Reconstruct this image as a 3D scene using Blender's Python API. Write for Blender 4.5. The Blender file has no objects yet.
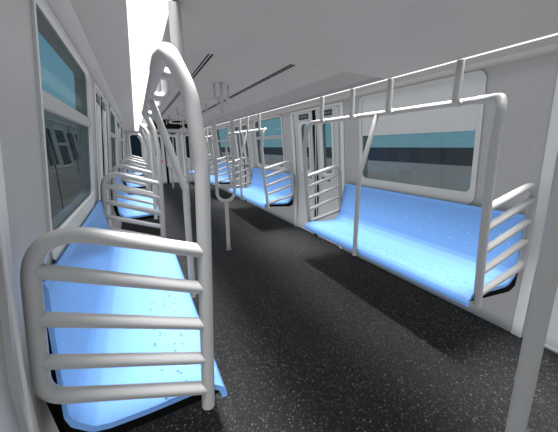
import bpy, bmesh, math, random
from mathutils import Vector, Matrix
random.seed(4)
S = bpy.context.scene
COL = S.collection

# ------------------------------------------------------------------ materials
def mat(name, col, rough=.5, metal=0., noise=None, bump=None, spec=.5):
    m = bpy.data.materials.new(name); m.use_nodes = True
    nt = m.node_tree; b = nt.nodes['Principled BSDF']
    b.inputs['Base Color'].default_value = (*col, 1)
    b.inputs['Roughness'].default_value = rough
    b.inputs['Metallic'].default_value = metal
    b.inputs['Specular IOR Level'].default_value = spec
    if noise or bump:
        tc = nt.nodes.new('ShaderNodeTexCoord')
        n = nt.nodes.new('ShaderNodeTexNoise'); n.inputs['Scale'].default_value = (noise or bump)[0]
        n.inputs['Detail'].default_value = 4
        nt.links.new(tc.outputs['Object'], n.inputs['Vector'])
        if noise:
            r = nt.nodes.new('ShaderNodeMapRange')
            r.inputs['From Min'].default_value = .3; r.inputs['From Max'].default_value = .7
            r.inputs['To Min'].default_value = 1 - noise[1]; r.inputs['To Max'].default_value = 1 + noise[1]
            nt.links.new(n.outputs['Fac'], r.inputs['Value'])
            v = nt.nodes.new('ShaderNodeVectorMath'); v.operation = 'SCALE'
            v.inputs[0].default_value = col
            nt.links.new(r.outputs['Result'], v.inputs['Scale'])
            nt.links.new(v.outputs['Vector'], b.inputs['Base Color'])
        if bump:
            bp = nt.nodes.new('ShaderNodeBump'); bp.inputs['Strength'].default_value = bump[1]
            bp.inputs['Distance'].default_value = .002
            nt.links.new(n.outputs['Fac'], bp.inputs['Height'])
            nt.links.new(bp.outputs['Normal'], b.inputs['Normal'])
    return m

def emis(name, col, s):
    m = bpy.data.materials.new(name); m.use_nodes = True
    nt = m.node_tree; nt.nodes.clear()
    e = nt.nodes.new('ShaderNodeEmission'); e.inputs[0].default_value = (*col, 1); e.inputs[1].default_value = s
    o = nt.nodes.new('ShaderNodeOutputMaterial'); nt.links.new(e.outputs[0], o.inputs[0])
    return m

M = {}
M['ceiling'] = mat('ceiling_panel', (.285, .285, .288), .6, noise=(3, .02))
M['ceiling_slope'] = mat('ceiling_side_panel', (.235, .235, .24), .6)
M['wall'] = mat('wall_panel', (.355, .342, .345), .5, noise=(40, .03))
M['trim'] = mat('pale_trim', (.56, .56, .56), .5)
M['frame'] = mat('window_surround', (.50, .50, .50), .6, noise=(30, .02))
M['door'] = mat('door_leaf', (.43, .43, .45), .45, noise=(20, .02))
M['black'] = mat('black_rubber', (.004, .004, .004), .8, spec=.1)
M['tube'] = mat('brushed_tube', (.30, .295, .295), .48, spec=.6)
M['base'] = mat('black_seat_base', (.003, .003, .003), .8, spec=.1)
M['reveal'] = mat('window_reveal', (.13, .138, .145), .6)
M['label'] = mat('dark_label', (.02, .02, .022), .5)
M['label_mark'] = mat('label_mark', (.35, .33, .33), .5)
M['red'] = mat('red_signal', (.75, .06, .05), .4)
M['concrete'] = mat('outside_concrete', (.15, .142, .147), .9, noise=(.6, .08))
M['dark_ground'] = mat('dark_ground', (.028, .032, .04), 1., noise=(.05, .1), spec=0)
M['train'] = mat('train_skin', (.15, .135, .125), .5)
M['train_trim'] = mat('train_trim', (.19, .18, .175), .4)
M['train_glass'] = mat('train_dark_glass', (.004, .017, .026), .6, spec=.1)
M['light'] = emis('light_strip_glow', (1, .99, 1), 1.35)

def floor_mat():
    m = mat('speckled_floor', (.0075, .0075, .0075), .7, spec=.25); nt = m.node_tree; b = nt.nodes['Principled BSDF']
    tc = nt.nodes.new('ShaderNodeTexCoord')
    def speck(scale, th, seedoff):
        mp = nt.nodes.new('ShaderNodeMapping'); mp.inputs['Location'].default_value = (seedoff, 0, 0)
        nt.links.new(tc.outputs['Object'], mp.inputs['Vector'])
        v = nt.nodes.new('ShaderNodeTexVoronoi'); v.inputs['Scale'].default_value = scale
        nt.links.new(mp.outputs[0], v.inputs['Vector'])
        lt = nt.nodes.new('ShaderNodeMapRange'); lt.inputs['From Min'].default_value = th; lt.inputs['From Max'].default_value = th * .4
        nt.links.new(v.outputs['Distance'], lt.inputs['Value'])
        sep = nt.nodes.new('ShaderNodeSeparateColor'); nt.links.new(v.outputs['Color'], sep.inputs[0])
        g = nt.nodes.new('ShaderNodeMath'); g.operation = 'POWER'; g.inputs[1].default_value = 3.
        nt.links.new(sep.outputs[0], g.inputs[0])
        mm = nt.nodes.new('ShaderNodeMath'); mm.operation = 'MULTIPLY'
        nt.links.new(lt.outputs[0], mm.inputs[0]); nt.links.new(g.outputs[0], mm.inputs[1])
        return mm
    a = speck(48, .34, 0); c = speck(95, .42, 3.3)
    ad = nt.nodes.new('ShaderNodeMath'); ad.operation = 'MAXIMUM'
    nt.links.new(a.outputs[0], ad.inputs[0]); nt.links.new(c.outputs[0], ad.inputs[1])
    n = nt.nodes.new('ShaderNodeTexNoise'); n.inputs['Scale'].default_value = 35; n.inputs['Detail'].default_value = 5
    nt.links.new(tc.outputs['Object'], n.inputs['Vector'])
    r = nt.nodes.new('ShaderNodeValToRGB')
    r.color_ramp.elements[0].position = .35; r.color_ramp.elements[0].color = (.007, .007, .0071, 1)
    r.color_ramp.elements[1].position = .7; r.color_ramp.elements[1].color = (.0115, .0115, .0118, 1)
    nt.links.new(n.outputs['Fac'], r.inputs[0])
    mx = nt.nodes.new('ShaderNodeMix'); mx.data_type = 'RGBA'
    nt.links.new(ad.outputs[0], mx.inputs['Factor'])
    nt.links.new(r.outputs[0], mx.inputs['A']); mx.inputs['B'].default_value = (.11, .11, .113, 1)
    nt.links.new(mx.outputs['Result'], b.inputs['Base Color'])
    return m
M['floor'] = floor_mat()

def seat_mat():
    # UV: u = metres along the bench, v = metres along the profile from the top of the back
    m = mat('blue_seat', (.155, .335, .72), .35, spec=.4); nt = m.node_tree; b = nt.nodes['Principled BSDF']
    uv = nt.nodes.new('ShaderNodeUVMap'); sx = nt.nodes.new('ShaderNodeSeparateXYZ')
    nt.links.new(uv.outputs[0], sx.inputs[0])
    def M2(op, a, b_):
        n = nt.nodes.new('ShaderNodeMath'); n.operation = op
        for i, q in enumerate((a, b_)):
            if q is None: continue
            if isinstance(q, (int, float)): n.inputs[i].default_value = q
            else: nt.links.new(q, n.inputs[i])
        return n.outputs[0]
    def dots(v0, sp, off, rad):
        u = M2('ADD', sx.outputs[0], off); u = M2('DIVIDE', u, sp); u = M2('FRACT', u, None); u = M2('SUBTRACT', u, .5); u = M2('MULTIPLY', u, sp)
        v = M2('SUBTRACT', sx.outputs[1], v0)
        d = M2('ADD', M2('MULTIPLY', u, u), M2('MULTIPLY', v, v))
        return M2('LESS_THAN', d, rad * rad)
    w = None
    for v0, sp, off in ((.17, .15, 0), (.30, .15, .07), (.22, .31, .03)):
        q = dots(v0, sp, off, .0034); w = q if w is None else M2('MAXIMUM', w, q)
    # dark flecks scattered near the front edge
    vo = nt.nodes.new('ShaderNodeTexVoronoi'); vo.inputs['Scale'].default_value = 30
    nt.links.new(uv.outputs[0], vo.inputs['Vector'])
    fl = M2('LESS_THAN', vo.outputs['Distance'], .21)
    zone = M2('MULTIPLY', M2('GREATER_THAN', sx.outputs[1], .68), M2('LESS_THAN', sx.outputs[1], .90))
    fl = M2('MULTIPLY', fl, zone)
    m1 = nt.nodes.new('ShaderNodeMix'); m1.data_type = 'RGBA'
    nt.links.new(w, m1.inputs['Factor']); m1.inputs['A'].default_value = (.155, .335, .72, 1); m1.inputs['B'].default_value = (.75, .9, 1, 1)
    m2 = nt.nodes.new('ShaderNodeMix'); m2.data_type = 'RGBA'
    nt.links.new(fl, m2.inputs['Factor']); nt.links.new(m1.outputs['Result'], m2.inputs['A']); m2.inputs['B'].default_value = (.05, .14, .22, 1)
    nt.links.new(m2.outputs['Result'], b.inputs['Base Color'])
    return m
M['seat'] = seat_mat()

def glass_mat(name, tint, refl=.05):
    m = bpy.data.materials.new(name); m.use_nodes = True; nt = m.node_tree; nt.nodes.clear()
    t = nt.nodes.new('ShaderNodeBsdfTransparent'); t.inputs[0].default_value = (*tint, 1)
    g = nt.nodes.new('ShaderNodeBsdfGlossy'); g.inputs['Roughness'].default_value = .03
    mx = nt.nodes.new('ShaderNodeMixShader'); mx.inputs[0].default_value = refl
    o = nt.nodes.new('ShaderNodeOutputMaterial')
    nt.links.new(t.outputs[0], mx.inputs[1]); nt.links.new(g.outputs[0], mx.inputs[2]); nt.links.new(mx.outputs[0], o.inputs[0])
    return m
M['glass'] = glass_mat('tinted_glass', (.78, .84, .85), .03)

# ------------------------------------------------------------------ helpers
def tag(o, label=None, cat=None, group=None, kind=None):
    if label: o['label'] = label
    if cat: o['category'] = cat
    if group: o['group'] = group
    if kind: o['kind'] = kind
    return o

def empty(name, loc=(0, 0, 0)):
    o = bpy.data.objects.new(name, None); COL.objects.link(o); o.location = loc
    o.empty_display_size = .1
    return o

def link(name, bm, material, parent=None, smooth=False):
    bmesh.ops.recalc_face_normals(bm, faces=bm.faces)
    me = bpy.data.meshes.new(name); bm.to_mesh(me); bm.free()
    me.materials.append(material if not isinstance(material, str) else M[material])
    if smooth:
        me.shade_smooth()
        try: me.set_sharp_from_angle(angle=math.radians(50))
        except Exception: pass
    o = bpy.data.objects.new(name, me); COL.objects.link(o)
    if parent:
        o.parent = parent
        off = Vector(parent.location); q = parent.parent
        while q: off += Vector(q.location); q = q.parent
        for v in me.vertices: v.co -= off      # geometry is written in world metres
    return o

def box(bm, a, b):
    vs = [bm.verts.new((x, y, z)) for x in (a[0], b[0]) for y in (a[1], b[1]) for z in (a[2], b[2])]
    for f in ((0, 1, 3, 2), (4, 6, 7, 5), (0, 4, 5, 1), (2, 3, 7, 6), (0, 2, 6, 4), (1, 5, 7, 3)):
        bm.faces.new([vs[i] for i in f])

def fillet(pts, rad, n=7):
    pts = [Vector(p) for p in pts]; out = [pts[0]]
    for i in range(1, len(pts) - 1):
        a, b, c = pts[i - 1], pts[i], pts[i + 1]
        r = rad[i - 1] if isinstance(rad, (list, tuple)) else rad
        d1 = (a - b).normalized(); d2 = (c - b).normalized()
        ang = d1.angle(d2)
        if ang > math.radians(176): out.append(b); continue
        t = min(r / math.tan(ang / 2), (a - b).length * .49, (c - b).length * .49)
        p, q = b + d1 * t, b + d2 * t
        for k in range(n + 1):
            s = k / n
            out.append(p * (1 - s) ** 2 + b * 2 * s * (1 - s) + q * s * s)
    out.append(pts[-1]); return out

def tube(bm, pts, r, seg=16, closed=False):
    pts = [Vector(p) for p in pts]; n = len(pts)
    tans = []
    for i in range(n):
        a = pts[(i - 1) % n] if (closed or i > 0) else pts[i]
        b = pts[(i + 1) % n] if (closed or i < n - 1) else pts[i]
        tans.append((b - a).normalized())
    ref = Vector((0, 1, 0)) if abs(tans[0].y) < .9 else Vector((1, 0, 0))
    u = tans[0].cross(ref).normalized(); rings = []
    for i in range(n):
        if i: u = (u - tans[i] * u.dot(tans[i])).normalized()
        v = tans[i].cross(u)
        rings.append([bm.verts.new(pts[i] + (u * math.cos(2 * math.pi * k / seg) + v * math.sin(2 * math.pi * k / seg)) * r) for k in range(seg)])
    m = n if closed else n - 1
    for i in range(m):
        A, B = rings[i], rings[(i + 1) % n]
        off = 0
        if closed and i == n - 1:
            off = min(range(seg), key=lambda k: (A[0].co - B[k].co).length)
        for k in range(seg):
            bm.faces.new((A[k], A[(k + 1) % seg], B[(k + 1 + off) % seg], B[(k + off) % seg]))
    if not closed:
        bm.faces.new(rings[0]); bm.faces.new(rings[-1][::-1])

def mk_tube(name, pts, r, parent, material='tube', seg=16, closed=False):
    bm = bmesh.new(); tube(bm, pts, r, seg, closed); return link(name, bm, material, parent, True)

# side wall profile: X as a function of z, wall leans in above the kink
WR, WL, KINK, LEAN = 1.45, 1.40, .77, .09
def wx(side, z):
    w = WR if side > 0 else WL
    return side * (w - LEAN * max(0, z - KINK))
def wp(side, y, z, d=0.):                       # d = how far in front of the wall (into the car)
    return Vector((wx(side, z) - side * d, y, z))

def rrect(y0, y1, z0, z1, r, n=6):
    out = []
    for cy_, cz_, a0 in ((y1 - r, z1 - r, 0), (y0 + r, z1 - r, 90), (y0 + r, z0 + r, 180), (y1 - r, z0 + r, 270)):
        for k in range(n + 1):
            a = math.radians(a0 + 90 * k / n); out.append((cy_ + r * math.cos(a), cz_ + r * math.sin(a)))
    return out

def ring_plate(bm, side, outer, inner, d0, d1):
    """plate following the wall between two outlines (same count), from depth d0 to d1 in front of the wall"""
    n = len(outer)
    A = [[bm.verts.new(wp(side, y, z, d)) for y, z in o] for o in (outer, inner) for d in (d1, d0)]
    of, ob, inf, ib = A
    for k in range(n):
        j = (k + 1) % n
        bm.faces.new((of[k], of[j], inf[j], inf[k])); bm.faces.new((ob[k], ob[j], of[j], of[k]))
        bm.faces.new((inf[k], inf[j], ib[j], ib[k])); bm.faces.new((ib[k], ib[j], ob[j], ob[k]))

def plate(bm, side, outline, d0, d1):
    f = [bm.verts.new(wp(side, y, z, d1)) for y, z in outline]; b = [bm.verts.new(wp(side, y, z, d0)) for y, z in outline]
    bm.faces.new(f); bm.faces.new(b[::-1])
    for k in range(len(f)):
        j = (k + 1) % len(f); bm.faces.new((f[k], b[k], b[j], f[j]))

def strip(bm, side, y0, y1, z0, z1, d0, d1, nz=1):
    box_z = [z0 + (z1 - z0) * i / nz for i in range(nz + 1)]
    if z0 < KINK < z1: box_z = sorted(set(box_z + [KINK]))
    for a, b in zip(box_z[:-1], box_z[1:]):
        vs = [bm.verts.new(wp(side, y, z, d)) for d in (d0, d1) for y in (y0, y1) for z in (a, b)]
        for f in ((0, 1, 3, 2), (4, 6, 7, 5), (0, 4, 5, 1), (2, 3, 7, 6), (0, 2, 6, 4), (1, 5, 7, 3)):
            bm.faces.new([vs[i] for i in f])

# ------------------------------------------------------------------ layout along the car
Y0, YE = -1.6, 12.2
PER = 3.4
DOORC = [.30, 3.78, 7.16, 10.54]                # door centres
DH = .66                                        # half width of a door opening
WINC = [2.10, 5.50, 8.90]
WHW = .69                                       # half width of the window surround
ZC = 1.957                                      # height where wall meets the ceiling cove

# floor
bm = bmesh.new(); box(bm, (-1.47, Y0, -.05), (1.47, YE, 0)); tag(link('floor', bm, 'floor'), kind='structure')

# side walls: solid sheets 2 cm thick with holes for the windows and doors
def wall(side, name):
    bm = bmesh.new()
    holes = [(c - DH, c + DH, 0., 1.93) for c in DOORC] + [(c - (.68 if side < 0 else .655), c + .655, 1.02, 1.93) for c in WINC]
    ys = sorted({Y0, YE} | {h[0] for h in holes} | {h[1] for h in holes})
    for a, b in zip(ys[:-1], ys[1:]):
        mid = (a + b) / 2; hs = [h for h in holes if h[0] < mid < h[1]]
        segs = [(0, ZC + .02)]
        if hs:
            h = hs[0]; segs = [(h[3], ZC + .02)]
            if h[2] > 0: segs.append((0, h[2]))
        for z0, z1 in segs: strip(bm, side, a, b, z0, z1, -.03, 0)
    return tag(link(name, bm, 'wall'), kind='structure')
wall(1, 'wall_right'); wall(-1, 'wall_left')

# ceilings
def prism(bm, prof, y0, y1, th=.02):
    f = []
    for x, z in prof: f.append([bm.verts.new((x, y, z + t)) for y in (y0, y1) for t in (0, th)])
    for a, b in zip(f[:-1], f[1:]):
        bm.faces.new((a[0], b[0], b[2], a[2])); bm.faces.new((a[1], a[3], b[3], b[1]))
        bm.faces.new((a[0], a[1], b[1], b[0])); bm.faces.new((a[2], b[2], b[3], a[3]))
    for a in (f[0], f[-1]): bm.faces.new((a[0], a[2], a[3], a[1]))
bm = bmesh.new(); prism(bm, [(-.40, 2.15), (0, 2.165), (.40, 2.15)], 1.9, 9.32)
prism(bm, [(.40, 2.15), (.66, 2.03)], 1.9, 9.32); prism(bm, [(-.66, 2.03), (-.40, 2.15)], 1.9, 9.32)
tag(link('ceiling', bm, 'ceiling'), kind='structure')
bm = bmesh.new()
for s in (1, -1):
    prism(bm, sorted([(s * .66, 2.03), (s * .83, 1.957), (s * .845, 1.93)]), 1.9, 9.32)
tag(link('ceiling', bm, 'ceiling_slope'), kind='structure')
bm = bmesh.new(); prism(bm, [(-.845, 1.93), (-.5, 1.942), (0, 1.947), (.5, 1.942), (.845, 1.93)], Y0, 1.9, .03)
tag(link('ceiling', bm, 'ceiling'), kind='structure')
bm = bmesh.new(); prism(bm, [(-.845, 1.93), (0, 1.947), (.845, 1.93)], 9.34, YE, .03)
tag(link('ceiling', bm, 'ceiling'), kind='structure')
bm = bmesh.new(); prism(bm, [(-.845, 1.935), (-.6, 1.94), (.6, 1.94), (.845, 1.935)], 9.32, 9.34, .23)
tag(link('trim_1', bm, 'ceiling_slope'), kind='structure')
for s, nm in ((1, 'ceiling_side_right'), (-1, 'ceiling_side_left')):
    bm = bmesh.new(); prism(bm, sorted([(s * 1.0, 1.965), (s * 1.205, 1.975)]), Y0, YE)
    tag(link('ceiling', bm, 'ceiling'), kind='structure')
    bm = bmesh.new(); prism(bm, sorted([(s * 1.205, 1.975), (wx(s, ZC) , ZC)]), Y0, YE)
    tag(link('trim_2' if s > 0 else 'trim_3', bm, 'wall'), kind='structure')

# light strips
for s in (1, -1):
    t = empty('light_strip', (s * .92, Y0, 1.95))
    tag(t, 'long glowing white light strip along the ceiling above the %s benches' % ('right' if s > 0 else 'left'), 'ceiling light')
    bm = bmesh.new()
    ye = 11.9
    f = [bm.verts.new(p) for p in ((s * .848, Y0, 1.929), (s * 1.0, Y0, 1.963), (s * 1.0, ye, 1.963), (s * .848, ye, 1.929))]
    bm.faces.new(f)
    link('diffuser', bm, 'light', t)
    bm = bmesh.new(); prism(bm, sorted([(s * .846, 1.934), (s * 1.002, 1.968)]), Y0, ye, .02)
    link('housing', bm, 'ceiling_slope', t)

# end wall
bm = bmesh.new(); box(bm, (-1.5, YE, -.05), (1.5, YE + .04, 2.3)); tag(link('wall_end', bm, 'wall'), kind='structure')
E0 = YE - .02
def ring2(bm, y0, y1, outer, inner):
    n = len(outer); A = [[bm.verts.new((x, y, z)) for x, z in o] for o in (outer, inner) for y in (y0, y1)]
    of, ob, inf, ib = A
    for k in range(n):
        j = (k + 1) % n
        bm.faces.new((of[k], of[j], inf[j], inf[k])); bm.faces.new((ob[k], ob[j], of[j], of[k]))
        bm.faces.new((inf[k], inf[j], ib[j], ib[k]))
def poly2(bm, y0, y1, out):
    a = [bm.verts.new((x, y0, z)) for x, z in out]; b = [bm.verts.new((x, y1, z)) for x, z in out]
    bm.faces.new(a); bm.faces.new(b[::-1])
    for k in range(len(a)):
        j = (k + 1) % len(a); bm.faces.new((a[k], b[k], b[j], a[j]))
d = empty('door_5', (0, YE, 0)); tag(d, 'pale double door in the far end wall', 'door', kind='structure')
for s in (-1, 1):
    bm = bmesh.new(); box(bm, (s * .02, YE - .035, 0), (s * .60, YE, 1.93)); lf = link('door_leaf', bm, 'door', d)
    bm = bmesh.new(); ring2(bm, YE - .045, YE - .035, rrect(min(s * .12, s * .42), max(s * .12, s * .42), .98, 1.80, .07), rrect(min(s * .15, s * .39), max(s * .15, s * .39), 1.01, 1.77, .06)); link('window_frame', bm, 'trim', lf)
    bm = bmesh.new(); poly2(bm, YE - .041, YE - .036, rrect(min(s * .15, s * .39), max(s * .15, s * .39), 1.01, 1.77, .06)); link('pane', bm, 'train_glass', lf)
    bm = bmesh.new(); poly2(bm, YE - .04, YE - .035, rrect(min(s * .14, s * .40), max(s * .14, s * .40), 1.86, 1.915, .01)); link('label_plate', bm, 'label', lf)
bm = bmesh.new(); box(bm, (-.045, YE - .04, 0), (.045, YE - .001, 1.93)); link('door_seal', bm, 'black', d)
bm = bmesh.new(); poly2(bm, YE - .05, YE - .035, rrect(-.25, -.14, .79, .91, .03)); link('red_button', bm, 'red', d)
bm = bmesh.new()
box(bm, (-.68, YE - .06, 0), (-.61, YE, 1.99)); box(bm, (.61, YE - .06, 0), (.68, YE, 1.99)); box(bm, (-.68, YE - .06, 1.94), (.68, YE, 2.0)); link('door_frame', bm, 'trim', d)
for i, (a, b) in enumerate(((-1.22, -.80), (.72, .97))):
    w = empty('window_%d' % (7 + i), ((a + b) / 2, YE, 1)); tag(w, 'dark window in the far end wall', 'window', kind='structure')
    bm = bmesh.new(); ring2(bm, YE - .02, YE, rrect(a, b, .92, 1.86, .12), rrect(a + .04, b - .04, .96, 1.82, .09)); link('window_frame', bm, 'frame', w)
    bm = bmesh.new(); poly2(bm, YE - .012, YE, rrect(a + .04, b - .04, .96, 1.82, .09)); link('pane', bm, 'train_glass', w)

# black display panel on the step of the lowered ceiling
t = empty('display_panel', (0, 9.3, 1.95)); tag(t, 'wide black display panel under the ceiling near the far end', 'display')
bm = bmesh.new(); box(bm, (-.62, 9.16, 1.925), (.60, 9.315, 2.04)); box(bm, (-.40, 9.16, 2.04), (.40, 9.315, 2.146)); link('screen', bm, 'black', t)
bm = bmesh.new(); box(bm, (-.64, 9.18, 1.900), (.62, 9.318, 1.918)); link('bezel', bm, 'label', t)

# ------------------------------------------------------------------ windows
def window(n, side, c, panel):
    w = empty('window_%d' % n, (wx(side, 1), c, .93)); tag(w, kind='structure')
    a, b = c - WHW - (.035 if side < 0 else 0), c + WHW
    bm = bmesh.new(); ring_plate(bm, side, rrect(a + (.015 if side < 0 else 0), b, .93, 1.955, .07), rrect(a + .040, b - .040, 1.03, 1.925, .055), -.01, .010); link('window_frame', bm, 'frame', w, True)
    # deep reveal going outward through the wall
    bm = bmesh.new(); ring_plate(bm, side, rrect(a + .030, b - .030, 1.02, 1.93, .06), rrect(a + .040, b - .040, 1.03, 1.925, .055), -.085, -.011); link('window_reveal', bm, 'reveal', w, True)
    bm = bmesh.new(); plate(bm, side, rrect(a + .039, b - .039, 1.03, 1.926, .055), -.024, -.018); link('pane', bm, 'glass', w)
    if panel:
        bm = bmesh.new(); plate(bm, side, rrect(a + .039, b - .039, 1.525, 1.926, .02), -.016, .004); link('display_panel', bm, 'frame', w)
    else:
        bm = bmesh.new(); strip(bm, side, a + .03, b - .03, 1.548, 1.61, -.017, .004); link('window_bar', bm, 'wall', w)
n = 1
for side in (-1, 1):
    for i, c in enumerate(WINC):
        window(n, side, c, side > 0 and i == 0); n += 1

# ------------------------------------------------------------------ doors
def door(n, side, c):
    d = empty('door_%d' % n, (wx(side, 0), c, 0)); tag(d, kind='structure')
    bm = bmesh.new()
    o = [(c - DH - .035, 0), (c - DH - .035, 1.94), (c + DH + .035, 1.94), (c + DH + .035, 0)]
    strip(bm, side, c - DH - .035, c - DH + .03, 0, 1.945, -.02, .008); strip(bm, side, c + DH - .03, c + DH + .035, 0, 1.945, -.02, .008)
    strip(bm, side, c - DH + .03, c + DH - .03, 1.915, 1.945, -.02, .008)
    link('door_frame', bm, 'trim', d)
    for s in (-1, 1):
        a, b = sorted((c + s * .016, c + s * (DH - .03)))
        gw0, gw1 = sorted((c + s * .17, c + s * .43))
        bm = bmesh.new()
        # leaf with a hole for the glass
        strip(bm, side, a, gw0, 0.01, 1.915, -.05, -.008); strip(bm, side, gw1, b, 0.01, 1.915, -.05, -.008)
        strip(bm, side, gw0, gw1, 0.01, 1.02, -.05, -.008); strip(bm, side, gw0, gw1, 1.75, 1.915, -.05, -.008)
        lf = link('door_leaf', bm, 'door', d)
        bm = bmesh.new(); ring_plate(bm, side, rrect(gw0 - .035, gw1 + .035, .985, 1.785, .10), rrect(gw0 + .005, gw1 - .005, 1.025, 1.745, .07), -.03, .0); link('window_frame', bm, 'trim', lf, True)
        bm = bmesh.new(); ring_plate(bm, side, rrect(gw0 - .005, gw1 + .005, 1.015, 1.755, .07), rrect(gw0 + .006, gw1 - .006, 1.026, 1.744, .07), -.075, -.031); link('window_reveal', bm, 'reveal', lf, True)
        bm = bmesh.new(); plate(bm, side, rrect(gw0, gw1, 1.02, 1.75, .07), -.04, -.034); link('pane', bm, 'glass', lf)
        # raised leaf outline
        bm = bmesh.new(); ring_plate(bm, side, rrect(a + .045, b - .01, .02, 1.91, .08), rrect(a + .06, b - .025, .035, 1.895, .07), -.008, -.003); link('leaf_moulding', bm, 'trim', lf, True)
        q0, q1 = c + s * .16, c + s * .44
        q0, q1 = sorted((q0, q1))
        bm = bmesh.new(); strip(bm, side, q0, q1, 1.81, 1.885, -.008, -.002); lb = link('label_plate', bm, 'label', lf)
        bm = bmesh.new()
        for k in range(6): strip(bm, side, q0 + .035 + k * .036, q0 + .047 + k * .036, 1.838, 1.858, -.002, -.001)
        link('label_marks', bm, 'label_mark', lb)
        q0, q1 = sorted((c + s * .15, c + s * .35))
        bm = bmesh.new(); strip(bm, side, q0, q1, .915, .960, -.008, -.002); link('lower_label_plate', bm, 'label', lf)
    bm = bmesh.new(); strip(bm, side, c - .042, c + .042, 0, 1.93, -.05, -.001); link('door_seal', bm, 'black', d)
n = 1
for side in (-1, 1):
    for c in DOORC:
        door(n if n < 5 else n + 1, side, c); n += 1

# ------------------------------------------------------------------ benches
# profile measured from the wall's foot line: (x, z)
def bench_profile():
    top = [(1.385, .935), (1.372, .91), (1.356, .80), (1.332, .66), (1.308, .55), (1.290, .515), (1.245, .474), (1.20, .467), (1.08, .470), (.96, .480), (.88, .484), (.83, .474), (.80, .452), (.788, .42), (.788, .40)]
    p = fillet([(x, 0, z) for x, z in top], .04, 3)
    return [(v.x, v.z) for v in p]
def bench(side, y0, y1, label):
    t = empty('bench', (side * 1.1, (y0 + y1) / 2, .42)); tag(t, label, 'bench', 'blue benches along both sides of the car')
    P = bench_profile(); off = 0. if side > 0 else -.045
    n = len(P); th = .022
    L = [0.]
    for a, b in zip(P[:-1], P[1:]): L.append(L[-1] + math.hypot(b[0] - a[0], b[1] - a[1]))
    nrm = []
    for i in range(n):
        a = P[max(i - 1, 0)]; b = P[min(i + 1, n - 1)]; dx, dz = b[0] - a[0], b[1] - a[1]; l = math.hypot(dx, dz)
        nrm.append((-dz / l, dx / l))     # points behind / below
    bm = bmesh.new(); uv = bm.loops.layers.uv.new('UVMap')
    ny = 12; e = .05
    ys = [y0 + (y1 - y0) * k / ny for k in range(ny + 1)]
    def xs(x): return side * (x + (off * .5 * min(1, (x - 1.31) / .06) if x > 1.31 else 0))
    ins = .22 if side < 0 else .05
    def yend(y, z):
        k = max(0., (z - .55) / .40) * ins * max(0, 1 - (y - y0) / .5)
        return y + k
    def rowv(y, t_):
        out = []
        for i in range(n):
            x, z = P[i]; nx, nz = nrm[i]
            out.append(bm.verts.new((xs(x + nx * t_), yend(y, z), z + nz * t_)))
        return out
    sgn = 1 if nrm[n // 2][1] < 0 else -1
    tops = [rowv(y, 0) for y in ys]; bots = [rowv(y, sgn * th) for y in ys]
    def quad(vs, uvs):
        f = bm.faces.new(vs)
        for l, q in zip(f.loops, uvs): l[uv].uv = q
        return f
    for j in range(ny):
        for i in range(n - 1):
            q = [(ys[j], L[i]), (ys[j], L[i + 1]), (ys[j + 1], L[i + 1]), (ys[j + 1], L[i])]
            quad((tops[j][i], tops[j][i + 1], tops[j + 1][i + 1], tops[j + 1][i]), q)
            quad((bots[j][i], bots[j][i + 1], bots[j + 1][i + 1], bots[j + 1][i]), [(0, 0)] * 4)
        for i in (0, n - 1):
            quad((tops[j][i], tops[j + 1][i], bots[j + 1][i], bots[j][i]), [(0, 0)] * 4)
    for j in (0, ny):
        for i in range(n - 1):
            quad((tops[j][i], tops[j][i + 1], bots[j][i + 1], bots[j][i]), [(0, 0)] * 4)
    sh = link('seat_shell', bm, 'seat', t, True); sh.data.set_sharp_from_angle(angle=math.radians(14))
    # black carrier beneath
    bm = bmesh.new()
    out = [(x + nx * sgn * .024, z + nz * sgn * .024) for (x, z), (nx, nz) in list(zip(P, nrm)) if .86 < x and (side < 0 or x < 1.34)]
    poly = out + [(.80, .428), (1.28, .392), (1.345, .42)] + ([(1.405, .64), (1.404, .91)] if side < 0 else [(1.352, .50), (1.352, .60)])
    A = [bm.verts.new((xs(x), yend(y0 + .004, z), z)) for x, z in poly]; B = [bm.verts.new((xs(x), y1 - .004, z)) for x, z in poly]
    bm.faces.new(A); bm.faces.new(B[::-1])
    for k in range(len(A)):
        j = (k + 1) % len(A); bm.faces.new((A[k], B[k], B[j], A[j]))
    link('seat_base', bm, 'base', t)
    return t
order = ['nearest', 'second', 'third', 'farthest']
BY = [(.985, 3.02), (4.36, 6.42), (7.76, 9.82), (11.16, 12.15)]
where = {-1: ['blue bench along the left wall, closest to the viewer behind the big end guard',
              'blue bench along the left wall, second one away from the viewer',
              'blue bench along the left wall, third one away from the viewer',
              'short blue bench along the left wall beside the far end wall'],
         1: ['blue bench along the right wall under the window with the blank panel',
             'blue bench along the right wall, second one away from the viewer',
             'blue bench along the right wall, third one away from the viewer',
             'short blue bench along the right wall beside the far end wall']}
for side in (-1, 1):
    for i, (a, b) in enumerate(BY): bench(side, a, b, where[side][i])

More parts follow.
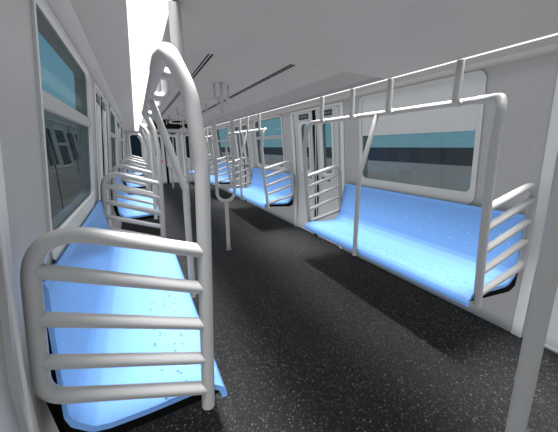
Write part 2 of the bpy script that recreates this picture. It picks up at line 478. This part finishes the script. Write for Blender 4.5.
# ------------------------------------------------------------------ grab rails round each bench
R = .024
def px_(z): return .8755 - .043 * (z - .8)      # aisle post
OXS = {1: 1.325, -1: 1.343}
def ox_(z, s=1): return OXS[s] - .09 * (z - .8)       # outer upright of the end guard
def grab_rail(side, y0, y1, label):
    t = empty('grab_rail', (side * .88, (y0 + y1) / 2, .42)); tag(t, label, 'grab rail', 'grab rails framing the benches')
    RX, RZ = .925, 1.682
    def V(x, y, z): return (side * x, y, z)
    for yy, dr in ((y0, 1), (y1, -1)):
        # corner post
        if side > 0: path = [(.882, yy, .40), (.868, yy, .9), (.846, yy, 1.3), (.84, yy + dr * .0, 1.42), (RX - .01, yy + dr * .05, RZ - .01), (RX, yy + dr * .30, RZ)]
        else: path = [(.868, yy, .405), (.852, yy, .85), (.836, yy, 1.34), (.858, yy, 1.56), (.912, yy + dr * .004, 1.674), (RX, yy + dr * .12, 1.68), (RX, yy + dr * .30, RZ)]
        if side > 0: path = [(.872, yy, .40), (.828, yy, .75), (.79, yy, 1.1), (.765, yy, 1.4), (.79, yy + dr * .01, 1.60), (.83, yy + dr * .04, RZ - .015), (RX, yy + dr * .22, RZ)]
        rad = [.4, .3, .12, .06] if len(path) == 6 else ([.6, .35, .05] if len(path) == 5 else ([.5, .5, .3, .1, .05] if side > 0 else [.5, .4, .25, .045, .05]))
        P = fillet([V(*p) for p in path], rad, 8)
        mk_tube('corner_post', P, R + .001, t)
        # end guard loop and rungs
        zs_o = [1.148, .62]
        pxs = (lambda z: {1: .872 - (.872 - .765) * (z - .4) / 1.0, -1: .866 - .03 * (z - .4)}[side])
        loop = [V(pxs(1.047), yy, 1.047), V(ox_(1.15, side) - .0, yy, 1.175 if side > 0 else 1.192), V(ox_(.6, side) - .005, yy, .59 if side > 0 else .66), V(pxs(.483), yy, .483 if side > 0 else .487)]
        mk_tube('guard_loop', fillet(loop, [.10 if side > 0 else .13, .085], 9), R, t)
        for za, zo in ((.908, 1.066), (.764, .918), (.620, .778)):
            if side > 0: za += .012
            mk_tube('crossbar', [V(pxs(za), yy, za), V(ox_(zo, side), yy, zo)], R - .002, t)
    ym = (y0 + y1) / 2 + (.05 if side > 0 else -.09)
    mb = .77 if side < 0 else .768
    mk_tube('middle_post', fillet([V(mb, ym, .385), V(mb, ym, .48), V(mb - .005, ym, 1.13), V(RX, ym, RZ)], [.03, .03, .35], 8), R - .003, t)
    mk_tube('overhead_rail', [V(RX, y0 + .20, RZ), V(RX, y1 - .20, RZ)], R - .002, t)
    hx = .868 if side > 0 else .838
    for yy in (y0 + .33, y0 + .90, y0 + 1.36, y1 - .19):
        mk_tube('hanger', fillet([V(hx, yy, 1.927), V(hx, yy, 1.668), V(RX, yy, 1.682)], [.04], 6), R, t)
    return t
GY = [(.97, 3.03), (4.35, 6.41), (7.75, 9.81)]
gl = {-1: ['grey tubular grab rail with slatted end guards around the closest left bench',
           'grey tubular grab rail with slatted end guards around the second left bench',
           'grey tubular grab rail with slatted end guards around the third left bench'],
      1: ['grey tubular grab rail with slatted end guards around the closest right bench',
          'grey tubular grab rail with slatted end guards around the second right bench',
          'grey tubular grab rail with slatted end guards around the third right bench']}
for side in (-1, 1):
    for i, (a, b) in enumerate(GY): grab_rail(side, a, b, gl[side][i])

# ------------------------------------------------------------------ stanchions on the centre line
t = empty('stanchion', (.03, .36, 0)); tag(t, 'plain grey floor-to-ceiling pole in the right foreground', 'pole')
mk_tube('pole', [(.062, .36, 0), (-.045, .36, 1.94)], .0255, t, seg=24)
bm = bmesh.new(); tube(bm, [(.062, .36, 0), (.062, .36, .015)], .045, 24); link('floor_flange', bm, 'tube', t, True)
def stanchion(y, label, zt=2.16):
    t = empty('split_stanchion', (0, y, 0)); tag(t, label, 'pole', 'poles with a split middle loop along the aisle')
    mk_tube('lower_pole', [(.005, y, 0), (0, y, .69)], .026, t)
    mk_tube('upper_pole', [(0, y, 1.81), (-.004, y, zt)], .021, t)
    loop = [(.118 * math.cos(a), y, 1.69 + .118 * math.sin(a)) for a in [math.pi * k / 20 for k in range(21)]]
    loop += [(.118 * math.cos(a), y, .81 + .118 * math.sin(a)) for a in [math.pi + math.pi * k / 20 for k in range(21)]]
    mk_tube('split_loop', loop, .0215, t, closed=True)
    bm = bmesh.new(); tube(bm, [(.005, y, 0), (.005, y, .012)], .036, 20); link('floor_flange', bm, 'tube', t, True)
stanchion(3.76, 'grey aisle pole splitting into a long oval loop, closest of its kind')
stanchion(7.14, 'grey aisle pole splitting into a long oval loop, half hidden midway down the car')
stanchion(10.54, 'grey aisle pole splitting into a long oval loop, at the far end', 1.945)

# overhead oval rails hung from the raised ceiling
def oval(y0, y1, label):
    t = empty('overhead_loop_rail', (0, y0, 2.0)); tag(t, label, 'overhead rail', 'oval rails hung under the raised ceiling')
    w = .20
    p = [(w * math.cos(a), y0 + w + w * math.sin(a), 1.995) for a in [math.pi + math.pi * k / 20 for k in range(21)]]
    p += [(w * math.cos(a), y1 - w + w * math.sin(a), 1.995) for a in [math.pi * k / 20 for k in range(21)]]
    mk_tube('rail', p, .0155, t, closed=True, seg=12)
    for x, y in ((-.07, y0 + .01), (.12, y0 + .06), (w, y0 + .9), (w, y0 + 1.75), (-w, y0 + .7), (-w, y0 + 1.5), (w, y1 - .25), (-w, y1 - .25)):
        mk_tube('hanger', [(x, y, 1.995), (x, y, 2.162 - abs(x) * .04)], .013, t, seg=10)
oval(3.83, 6.7, 'oval grey overhead rail around the top of the closest split pole')
oval(7.25, 8.3, 'oval grey overhead rail farther down the car before the black display')

# slim black double slots in the ceiling
for s in (-1, 1):
    t = empty('ceiling_slot', (s * .4, 2.4, 2.15)); tag(t, 'thin black double slot in the raised ceiling %s of the aisle' % ('left' if s < 0 else 'right'), 'ceiling slot')
    for dx in (-.016, .016):
        bm = bmesh.new(); x = s * .385 + dx
        zz = 2.151
        y = 2.2
        box(bm, (x - .006, 2.62, zz - .006), (x + .006, 8.9, zz + .006)); link('slot', bm, 'black', t)

# ------------------------------------------------------------------ outside
bm = bmesh.new(); box(bm, (-9, -30, -1.3), (38.4, 160, -1.1)); tag(link('ground', bm, 'concrete'), kind='structure')
bm = bmesh.new(); box(bm, (38.4, -200, -1.4), (900, 1500, -1.11)); box(bm, (-900, -200, -1.4), (-9, 1500, -1.11)); box(bm, (-9, 160, -1.4), (38.4, 1500, -1.11))
tag(link('ground', bm, 'dark_ground'), kind='structure')

t = empty('train', (-3.1, 10, -1.1)); tag(t, 'grey train standing on the neighbouring track, seen through the left window', 'train')
def tx(z): return -3.10 - .10 * max(0, z - .77)
def tquad(bm, y0, y1, z0, z1, d):
    zs = [z0, z1] if not z0 < .77 < z1 else [z0, .77, z1]
    for a, b in zip(zs[:-1], zs[1:]):
        vs = [bm.verts.new((tx(z) + dd, y, z)) for dd in (-.02, d) for y in (y0, y1) for z in (a, b)]
        for f in ((0, 1, 3, 2), (4, 6, 7, 5), (0, 4, 5, 1), (2, 3, 7, 6), (0, 2, 6, 4), (1, 5, 7, 3)): bm.faces.new([vs[i] for i in f])
bm = bmesh.new()
prof = [(-3.10, -.85), (-3.10, .77), (-3.24, 2.15), (-3.30, 2.54), (-3.6, 2.68), (-4.6, 2.75), (-5.6, 2.68), (-5.9, 2.54), (-5.96, 2.15), (-6.1, .77), (-6.1, -.85)]
A = [bm.verts.new((x, -6, z)) for x, z in prof]; B = [bm.verts.new((x, 32, z)) for x, z in prof]
bm.faces.new(A); bm.faces.new(B[::-1])
for k in range(len(A)):
    j = (k + 1) % len(A); bm.faces.new((A[k], B[k], B[j], A[j]))
link('car_body', bm, 'train', t)
bm = bmesh.new(); tquad(bm, -6, 32, 2.16, 2.21, .03); link('gutter', bm, 'train_trim', t)
bm = bmesh.new(); tquad(bm, -6, 32, -.95, -.85, .0); box(bm, (-6.0, -5, -1.1), (-3.3, 31, -.85)); link('underframe', bm, 'base', t)
for k in range(-4, 6):
    yc = 10.1 + 3.4 * k
    bm = bmesh.new(); tquad(bm, yc - .02, yc + .02, -.75, 2.05, .012); link('door_seam', bm, 'black', t)
    for s in (-1, 1):
        a, b = sorted((yc + s * .16, yc + s * .50))
        bm = bmesh.new(); tquad(bm, a - .05, b + .05, .85, 1.95, .01); f_ = link('door_window_frame', bm, 'train_trim', t)
        bm = bmesh.new(); tquad(bm, a, b, .90, 1.90, .016); link('pane', bm, 'train_glass', f_)
    a, b = yc + 1.15, yc + 2.3
    bm = bmesh.new(); tquad(bm, a - .06, b + .06, .78, 1.98, .006); f_ = link('window_frame', bm, 'train_trim', t)
    bm = bmesh.new(); tquad(bm, a, b, .84, 1.44, .014); link('pane', bm, 'train_glass', f_)
    bm = bmesh.new(); tquad(bm, a, b, 1.53, 1.92, .014); link('pane', bm, 'train_glass', f_)

# ------------------------------------------------------------------ world and light
w = bpy.data.worlds.new('World'); S.world = w; w.use_nodes = True; nt = w.node_tree
bg = nt.nodes['Background']
tc = nt.nodes.new('ShaderNodeTexCoord'); sp = nt.nodes.new('ShaderNodeSeparateXYZ'); nt.links.new(tc.outputs['Generated'], sp.inputs[0])
mr = nt.nodes.new('ShaderNodeMapRange'); mr.inputs['From Min'].default_value = -1; mr.inputs['From Max'].default_value = 1
nt.links.new(sp.outputs[2], mr.inputs['Value'])
r = nt.nodes.new('ShaderNodeValToRGB'); nt.links.new(mr.outputs[0], r.inputs[0])
SKY_AND_FILL = [(0, (.90, .88, .87)), (.47, (.95, .92, .90)), (.495, (.17, .32, .385)), (.56, (.165, .32, .40)), (.70, (.125, .28, .40)), (.78, (.62, .61, .60)), (.89, (.7, .7, .7)), (.93, (2.2, 2.2, 2.2)), (1, (2.5, 2.5, 2.5))]  # teal middle is the sky; bright top and bottom are added interior fill
el = r.color_ramp.elements
while len(el) < len(SKY_AND_FILL): el.new(.5)
for e_, (p_, c_) in zip(el, SKY_AND_FILL): e_.position = p_
for e_, (p_, c_) in zip(el, SKY_AND_FILL): e_.color = (*c_, 1)
nt.links.new(r.outputs[0], bg.inputs[0]); bg.inputs[1].default_value = 1.0
# soft ambient light inside the car
S.cycles.use_fast_gi = True; S.cycles.fast_gi_method = 'REPLACE'
S.cycles.ao_bounces = 1; S.cycles.ao_bounces_render = 1
w.light_settings.distance = .12; w.light_settings.ao_factor = 1.0

def area(name, loc, rot, sx, sy, power, spread=180, col=(1, 1, 1)):
    l = bpy.data.lights.new(name, 'AREA'); l.shape = 'RECTANGLE'; l.size = sx; l.size_y = sy; l.energy = power
    l.spread = math.radians(spread); l.color = col
    o = bpy.data.objects.new(name, l); COL.objects.link(o); o.location = loc; o.rotation_euler = rot
    return o
LY = (Y0 + 11.9) / 2; LL = 11.9 - Y0
for sd in (-1, 1):
    area('strip_downlight', (sd * (.925 if sd > 0 else .90), LY, 1.925), (0, 0, 0), .13, LL, 104 if sd > 0 else 132, 48 if sd > 0 else 38)

# ------------------------------------------------------------------ camera
cam = bpy.data.cameras.new('Camera'); co = bpy.data.objects.new('Camera', cam); COL.objects.link(co)
f, pitch, yaw = 289.6, .2347, .4487
cam.sensor_fit = 'HORIZONTAL'; cam.sensor_width = 36; cam.lens = f * 36 / 558; cam.clip_start = .01; cam.clip_end = 3000
fwd = Vector((math.sin(yaw) * math.cos(pitch), math.cos(yaw) * math.cos(pitch), -math.sin(pitch)))
rt = Vector((math.cos(yaw), -math.sin(yaw), 0)); up = rt.cross(fwd)
co.matrix_world = Matrix(((rt.x, up.x, -fwd.x, -1.0247), (rt.y, up.y, -fwd.y, 0), (rt.z, up.z, -fwd.z, 1.4), (0, 0, 0, 1)))
S.camera = co
S.view_settings.view_transform = 'Standard'; S.view_settings.look = 'None'; S.view_settings.gamma = 1
S.view_settings.exposure = 0
S.view_settings.use_curve_mapping = False
S.cycles.max_bounces = 16; S.cycles.diffuse_bounces = 10; S.cycles.transparent_max_bounces = 16
